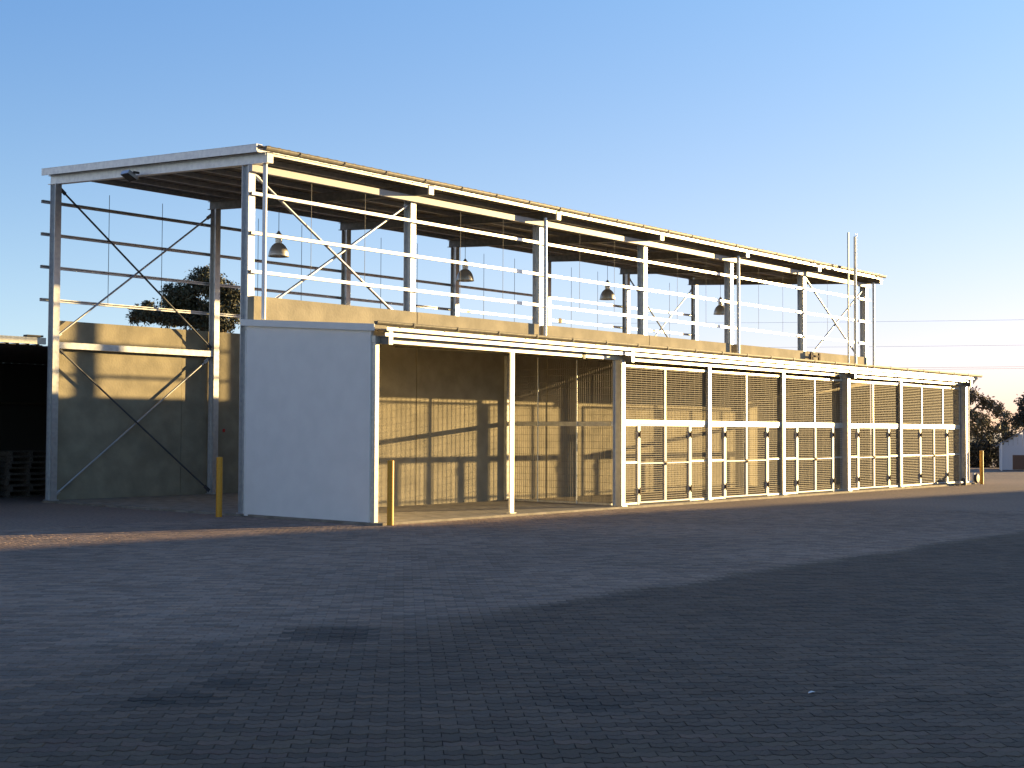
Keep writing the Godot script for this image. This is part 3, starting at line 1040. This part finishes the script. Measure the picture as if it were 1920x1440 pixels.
func left_shed() -> void:
	var t := thing("storage_shed", "low dark open fronted shed with sunlit fascia beyond the rear wall", "shed", Vector3.ZERO)
	var g := Geo.new()
	g.box(Vector3(-16.0, 3.585, -7.12), Vector3(-0.135, 3.735, -7.06))
	part("fascia", g, M.painted_steel, t)
	g = roof_sheet(-16.0, 8.0, -15.5, -7.42, 3.56, 3.56)
	part("roof", g, M.roofing, t)
	g = roof_sheet(-16.0, -0.15, -7.418, -7.12, 3.56, 3.56)
	part("roof", g, M.roofing, t)
	g = Geo.new()
	g.box(Vector3(-16.0, 0.0, -15.5), Vector3(8.0, 3.556, -15.4))
	part("back_wall", g, M.sheet_dark, t)
	for x in [-16.0, 7.95]:
		g = Geo.new()
		g.box(Vector3(x, 0.0, -15.39), Vector3(x + 0.05, 3.556, -7.44))
		part("side_wall", g, M.sheet_dark, t)
	for x in [-12.0, -6.0]:
		g = Geo.new()
		g.box(Vector3(x, 0.0, -7.2), Vector3(x + 0.1, 3.58, -7.07))
		part("post", g, M.galvanised, t)
	g = Geo.new()
	g.box(Vector3(-0.62, 3.745, -7.2), Vector3(-0.22, 3.785, -7.03))
	part("vent_cap", g, M.dark_steel, t)
	g = Geo.new()
	g.box(Vector3(-3.0, 2.36, -15.39), Vector3(7.9, 2.42, -14.9))
	part("shelf", g, M.timber, t)
	var sp := pallet_shape()
	var names := ["lowest", "second", "third", "fourth", "fifth", "sixth", "seventh", "topmost"]
	for s in [[0.95, 8, "nearer"], [-0.55, 7, "farther left"]]:
		for k in s[1]:
			var c: Node3D = sp if (s[0] > 0.0 and k == 0) else sp.duplicate()
			c.name = numbered("timber_pallet")
			add_child(c)
			c.position = Vector3(s[0] + rng.randf_range(-0.03, 0.03), 0.001 + k * 0.1395, -10.1 + rng.randf_range(-0.04, 0.04))
			c.rotation.y = rng.randf_range(-0.04, 0.04)
			var w: String = names[k] if k < int(s[1]) - 1 else "topmost"
			c.set_meta("label", "%s timber pallet of the %s stack in the dark shed" % [w, s[2]])
			c.set_meta("category", "pallet")
			c.set_meta("group", "timber pallets stacked in the dark shed")


# ---------------------------------------------------------------- trees
func leaves(g: Geo, clumps: Array, size: float, base: Color, per: float, droop := 0.3) -> void:
	for c in clumps:
		var o: Vector3 = c[0]
		var r: Vector3 = c[1]
		var lum := rng.randf_range(0.7, 1.35)
		var count := int(per * (r.x * r.y + r.y * r.z + r.x * r.z))
		# little sprays of leaves round random points of the clump
		for k in count:
			var d := Vector3(rng.randfn(), rng.randfn(), rng.randfn()).normalized()
			var rad := pow(rng.randf(), 0.45) * rng.randf_range(0.8, 1.12)
			var p := o + Vector3(d.x * r.x, d.y * r.y, d.z * r.z) * rad
			var l := lum * rng.randf_range(0.7, 1.3)
			g.tint = Color(base.r * l * rng.randf_range(0.85, 1.25), base.g * l, base.b * l)
			for q in 3:
				var a := Vector3(rng.randfn(), rng.randfn() - droop, rng.randfn()).normalized()
				var b := a.cross(Vector3(rng.randfn(), rng.randfn(), rng.randfn())).normalized()
				var s := size * rng.randf_range(0.6, 1.3)
				var p0 := p + Vector3(rng.randfn(), rng.randfn(), rng.randfn()) * size * 0.5
				g.face(p0, p0 + a * s * 0.5 + b * s * 0.2, p0 + a * s, p0 + a * s * 0.5 - b * s * 0.2, Vector3.UP)


func tree(called: String, label: String, category: String, at: Vector3, trunk: Array, clumps: Array, size: float, base: Color, per: float, group := "") -> void:
	var t := thing(called, label, category, at, group)
	var g := Geo.new()
	for b in trunk:
		g.tube(b[0], b[1], 7)
	part("trunk", g, M.bark, t)
	g = Geo.new()
	leaves(g, clumps, size, base, per)
	part("crown", g, M.leaf, t, true)


func aim(px: float, dist: float) -> Vector3:
	# a point on the ground seen in the photograph's column px
	var an := deg_to_rad(49.646) + atan((px - 960.0) / 2516.0)
	return Vector3(CAM.x + sin(an) * dist, 0.0, CAM.z - cos(an) * dist)


func trees() -> void:
	var side := Vector3(0.648, 0, 0.762)
	var deep := Vector3(0.762, 0, -0.648)
	# gum tree behind the rear wall: 60 m off, heights from the photograph
	var at := aim(400.0, 60.0)
	var k := 60.0 / 2516.0
	var cl := []
	for c in [[372, 535, 26, 24], [345, 560, 30, 22], [400, 545, 24, 26], [425, 560, 24, 26], [325, 575, 20, 18], [360, 585, 34, 20], [400, 590, 30, 22], [268, 592, 22, 12], [285, 598, 26, 14], [310, 600, 26, 14], [250, 602, 10, 7], [435, 590, 16, 22], [385, 516, 18, 9], [340, 605, 30, 14], [380, 612, 30, 16], [275, 578, 10, 6], [318, 550, 10, 9], [414, 615, 26, 12], [440, 560, 14, 14]]:
		var o: Vector3 = side * (c[0] - 400.0) * k + Vector3(0, 1.67 + (806.0 - c[1]) * k, 0) + deep * rng.randf_range(-0.7, 0.7)
		cl.append([o, Vector3(c[2] * k, c[3] * k, c[2] * k)])
	var pt := func(px: float, py: float, dz := 0.0): return side * (px - 400.0) * k + Vector3(0, 1.67 + (806.0 - py) * k, 0) + deep * dz
	tree("gum_tree", "large dark bushy gum tree rising behind the rear concrete wall", "tree", at,
		[[[Vector3.ZERO + side * 0.3, pt.call(410, 720), pt.call(414, 635), pt.call(405, 590), pt.call(395, 545)], [0.24, 0.2, 0.16, 0.1, 0.04]],
		[[pt.call(414, 635), pt.call(430, 605, 0.3), pt.call(443, 590, 0.3)], [0.1, 0.07, 0.04]],
		[[pt.call(412, 660), pt.call(380, 620, -0.2), pt.call(330, 598, -0.3), pt.call(280, 600, -0.3)], [0.11, 0.09, 0.06, 0.03]],
		[[pt.call(405, 600), pt.call(365, 565), pt.call(345, 545)], [0.08, 0.05, 0.02]],
		[[pt.call(430, 605), pt.call(436, 585), pt.call(432, 565)], [0.05, 0.03, 0.02]]],
		cl, 0.17, Color(0.062, 0.062, 0.030), 520.0)

	# trees past the right end: 80 m off
	k = 80.0 / 2516.0
	var D := 80.0
	var mk := func(px0: float, list: Array, spread: float) -> Array:
		var res := []
		for c in list:
			var o: Vector3 = side * (c[0] - px0) * k + Vector3(0, 1.67 + (811.0 - c[1]) * k, 0) + deep * rng.randf_range(-spread, spread)
			res.append([o, Vector3(c[2] * k, c[3] * k, c[2] * k)])
		return res
	at = aim(1815.0, D)
	var P := func(px: float, py: float): return side * (px - 1815.0) * k + Vector3(0, 1.67 + (811.0 - py) * k, 0)
	tree("umbrella_tree", "tall tree with a layered crown slanting down beside the lean-to's far corner", "tree", at,
		[[[Vector3.ZERO, P.call(1808, 810), P.call(1820, 775), P.call(1838, 758)], [0.22, 0.18, 0.10, 0.04]], [[P.call(1818, 780), P.call(1815, 755), P.call(1818, 742)], [0.09, 0.06, 0.03]], [[P.call(1830, 765), P.call(1850, 768), P.call(1870, 778)], [0.06, 0.05, 0.02]], [[P.call(1812, 800), P.call(1835, 795), P.call(1850, 790)], [0.07, 0.05, 0.03]]],
		mk.call(1815.0, [[1818, 742, 11, 9], [1822, 752, 8, 7], [1810, 750, 12, 10], [1838, 750, 9, 5], [1850, 757, 11, 6], [1860, 766, 12, 7], [1870, 776, 10, 6], [1843, 762, 8, 5], [1795, 760, 14, 12]], 0.6), 0.2, Color(0.135, 0.105, 0.058), 300.0)
	at = aim(1838.0, D - 4.0)
	tree("round_bush_tree", "rounded olive green bush tree below the slanting crown", "tree", at,
		[[[Vector3.ZERO, Vector3(0.1, 1.2, 0), Vector3(0.0, 1.9, 0.1)], [0.12, 0.09, 0.04]]],
		mk.call(1838.0, [[1828, 783, 14, 9], [1840, 790, 14, 12], [1828, 805, 16, 14], [1852, 806, 14, 10], [1845, 820, 18, 12]], 0.5), 0.18, Color(0.13, 0.11, 0.055), 300.0)
	at = aim(1884.0, D + 6.0)
	tree("spreading_tree", "grey green spreading tree behind the white garden shed", "tree", at,
		[[[Vector3.ZERO, Vector3(0.1, 1.3, 0), Vector3(0.1, 2.3, 0.1)], [0.15, 0.11, 0.05]], [[Vector3(0.1, 1.3, 0), side * 0.6 + Vector3(0, 2.0, 0)], [0.07, 0.03]]],
		mk.call(1884.0, [[1888, 776, 9, 7], [1878, 790, 8, 6], [1896, 788, 10, 8], [1888, 800, 14, 9], [1905, 795, 10, 9], [1872, 803, 10, 7]], 0.6), 0.2, Color(0.10, 0.10, 0.062), 280.0)
	at = aim(1924.0, D + 2.0)
	tree("spiky_tree", "dark spiky topped tree cut off at the right edge", "tree", at,
		[[[Vector3.ZERO, Vector3(0.0, 1.8, 0), Vector3(0.05, 3.6, 0)], [0.17, 0.13, 0.05]]],
		mk.call(1924.0, [[1917, 754, 7, 4], [1926, 748, 9, 5], [1915, 765, 8, 4], [1928, 768, 12, 8], [1912, 784, 11, 8], [1925, 790, 14, 10], [1935, 775, 14, 14]], 0.4), 0.22, Color(0.05, 0.054, 0.034), 300.0)
	at = aim(1850.0, D - 10.0)
	k = 70.0 / 2516.0
	tree("dark_hedge", "dark hedge of dense shrubs along the far edge of the yard", "hedge", at,
		[[[Vector3.ZERO, Vector3(0, 0.8, 0)], [0.07, 0.04]], [[side * -0.8, side * -0.8 + Vector3(0, 0.8, 0)], [0.07, 0.04]], [[side * 0.8, side * 0.8 + Vector3(0, 0.8, 0)], [0.07, 0.04]]],
		mk.call(1850.0, [[1822, 838, 14, 24], [1838, 842, 14, 24], [1852, 842, 14, 24], [1866, 838, 12, 22], [1880, 830, 11, 22], [1890, 818, 10, 12], [1872, 856, 12, 14], [1845, 858, 14, 12], [1826, 858, 14, 12], [1806, 840, 14, 26]], 0.4), 0.16, Color(0.045, 0.042, 0.026), 420.0)


func far_things() -> void:
	var side := Vector3(0.648, 0, 0.762)
	var deep := Vector3(0.762, 0, -0.648)
	# white gabled garden shed at the right edge
	var an := deg_to_rad(49.646) + atan((1918.0 - 960.0) / 2516.0)
	var at := aim(1930.0, 65.0)
	var t := thing("garden_shed", "small white gabled shed of upright boards with brown door at the far right edge", "shed", at)
	t.rotation.y = -an + 0.0
	var g: Geo
	# gable front made of upright boards
	for i in 16:
		var x0 := -1.29 + i * 0.20
		var h: float = 2.04 - 0.6 * absf(x0 + 0.1 - 0.3)
		g = Geo.new()
		g.box(Vector3(x0, 0.0, 0.0), Vector3(x0 + 0.19, h, 0.03))
		part("board", g, M.white_clad, t)
	g = Geo.new()
	g.box(Vector3(-1.28, 0.0, -2.6), Vector3(1.88, 1.08, -0.005))
	part("body", g, M.white_clad, t)
	for s in [-1.0, 1.0]:
		g = Geo.new()
		var e := Vector3(0.3 + s * 1.75, 1.02, 0.12)
		var r := Vector3(0.3, 2.07, 0.12)
		var d := (r - e) * 0.5
		g.obox((e + r) * 0.5 + Vector3(0, 0.04, -1.42), d, Vector3(s * 0.014, 0.024, 0), Vector3(0, 0, 1.42))
		part("roof", g, M.asphalt_roof, t)
	g = Geo.new()
	g.box(Vector3(-0.72, 0.02, 0.031), Vector3(0.10, 0.68, 0.05))
	part("door", g, M.brown_door, t)

	t = thing("marker_post", "thin pale post standing in front of the dark hedge", "post", aim(1877.0, 64.0))
	g = Geo.new()
	g.tube([Vector3(0, -0.06, 0), Vector3(0, 1.25, 0)], [0.035, 0.03], 8)
	part("shaft", g, M.pvc, t)

	# overhead wires and their poles
	var pa := aim(560.0, 132.0)
	var pb := aim(2420.0, 132.0)
	var n := 0
	for p in [pa, pb]:
		t = thing("power_pole", ["timber power pole hidden behind the shed", "timber power pole beyond the right edge"][n], "power pole", p, "poles of the overhead line")
		n += 1
		g = Geo.new()
		g.tube([Vector3(0, -0.06, 0), Vector3(0, 10.2, 0)], [0.16, 0.11], 10)
		part("pole", g, M.timber, t)
		g = Geo.new()
		g.bar(Vector3(0, 9.4, 0) - deep * 1.0, Vector3(0, 9.4, 0) + deep * 1.0, Vector3.UP, 0.1, 0.1)
		part("crossarm", g, M.timber, t)
	var lab := ["highest overhead wire right of the shed, faint against pale sky", "second overhead wire from the top, right of the shed", "third overhead wire from the top, one of a close lower pair", "lowest overhead wire, just above the lean-to roof's far end"]
	var hs := [[12.2, 11.9], [9.9, 9.7], [8.0, 7.8], [7.85, 7.65]]
	for i in 4:
		t = thing("power_line", lab[i], "power line", Vector3.ZERO, "overhead wires beyond the shed")
		g = Geo.new()
		var pts := []
		var rr := []
		for q in 25:
			var f := q / 24.0
			pts.append(pa.lerp(pb, f) + Vector3(0, lerpf(hs[i][0], hs[i][1], f) - 1.6 * f * (1.0 - f), 0) + deep * (0.25 * i))
			rr.append(0.010)
		g.tube(pts, rr, 5)
		part("wire", g, M.cable, t)

	# the building across the yard whose long shadow lies over the pavers
	t = thing("warehouse", "long low warehouse across the yard, behind and right of the viewer", "warehouse", Vector3.ZERO)
	var a := Vector3(15.0, 0, 20.2)
	var b := Vector3(128.0, 0, 33.25)
	var d := (b - a)
	var nrm := Vector3(-d.z, 0, d.x).normalized()
	g = Geo.new()
	g.obox((a + b) * 0.5 + nrm * 9.0 + Vector3(0, 2.45, 0), d * 0.5, Vector3(0, 2.45, 0), nrm * 9.0)
	part("wall", g, M.warehouse_wall, t)
	g = Geo.new()
	g.obox((a + b) * 0.5 + nrm * 9.0 + Vector3(0, 4.955, 0), d * 0.5 + d.normalized() * 0.2, Vector3(0, 0.05, 0), nrm * 9.2)
	part("roof", g, M.asphalt_roof, t)
	for i in 8:
		var o := a + d * (0.07 + i * 0.12) - nrm * 0.03
		g = Geo.new()
		g.obox(o + Vector3(0, 1.8, 0), d.normalized() * 1.9, Vector3(0, 1.8, 0), nrm * 0.025)
		part("roller_door", g, M.gutter, t)


func _ready() -> void:
	rng.seed = 20240611
	patch_noise.seed = 5
	patch_noise.frequency = 0.05
	patch_noise.fractal_octaves = 4
	fine_noise.seed = 9
	fine_noise.frequency = 0.05
	camera_and_light()
	materials()
	ground()
	open_shed()
	lean_to()
	left_shed()
	trees()
	far_things()
	small_things()
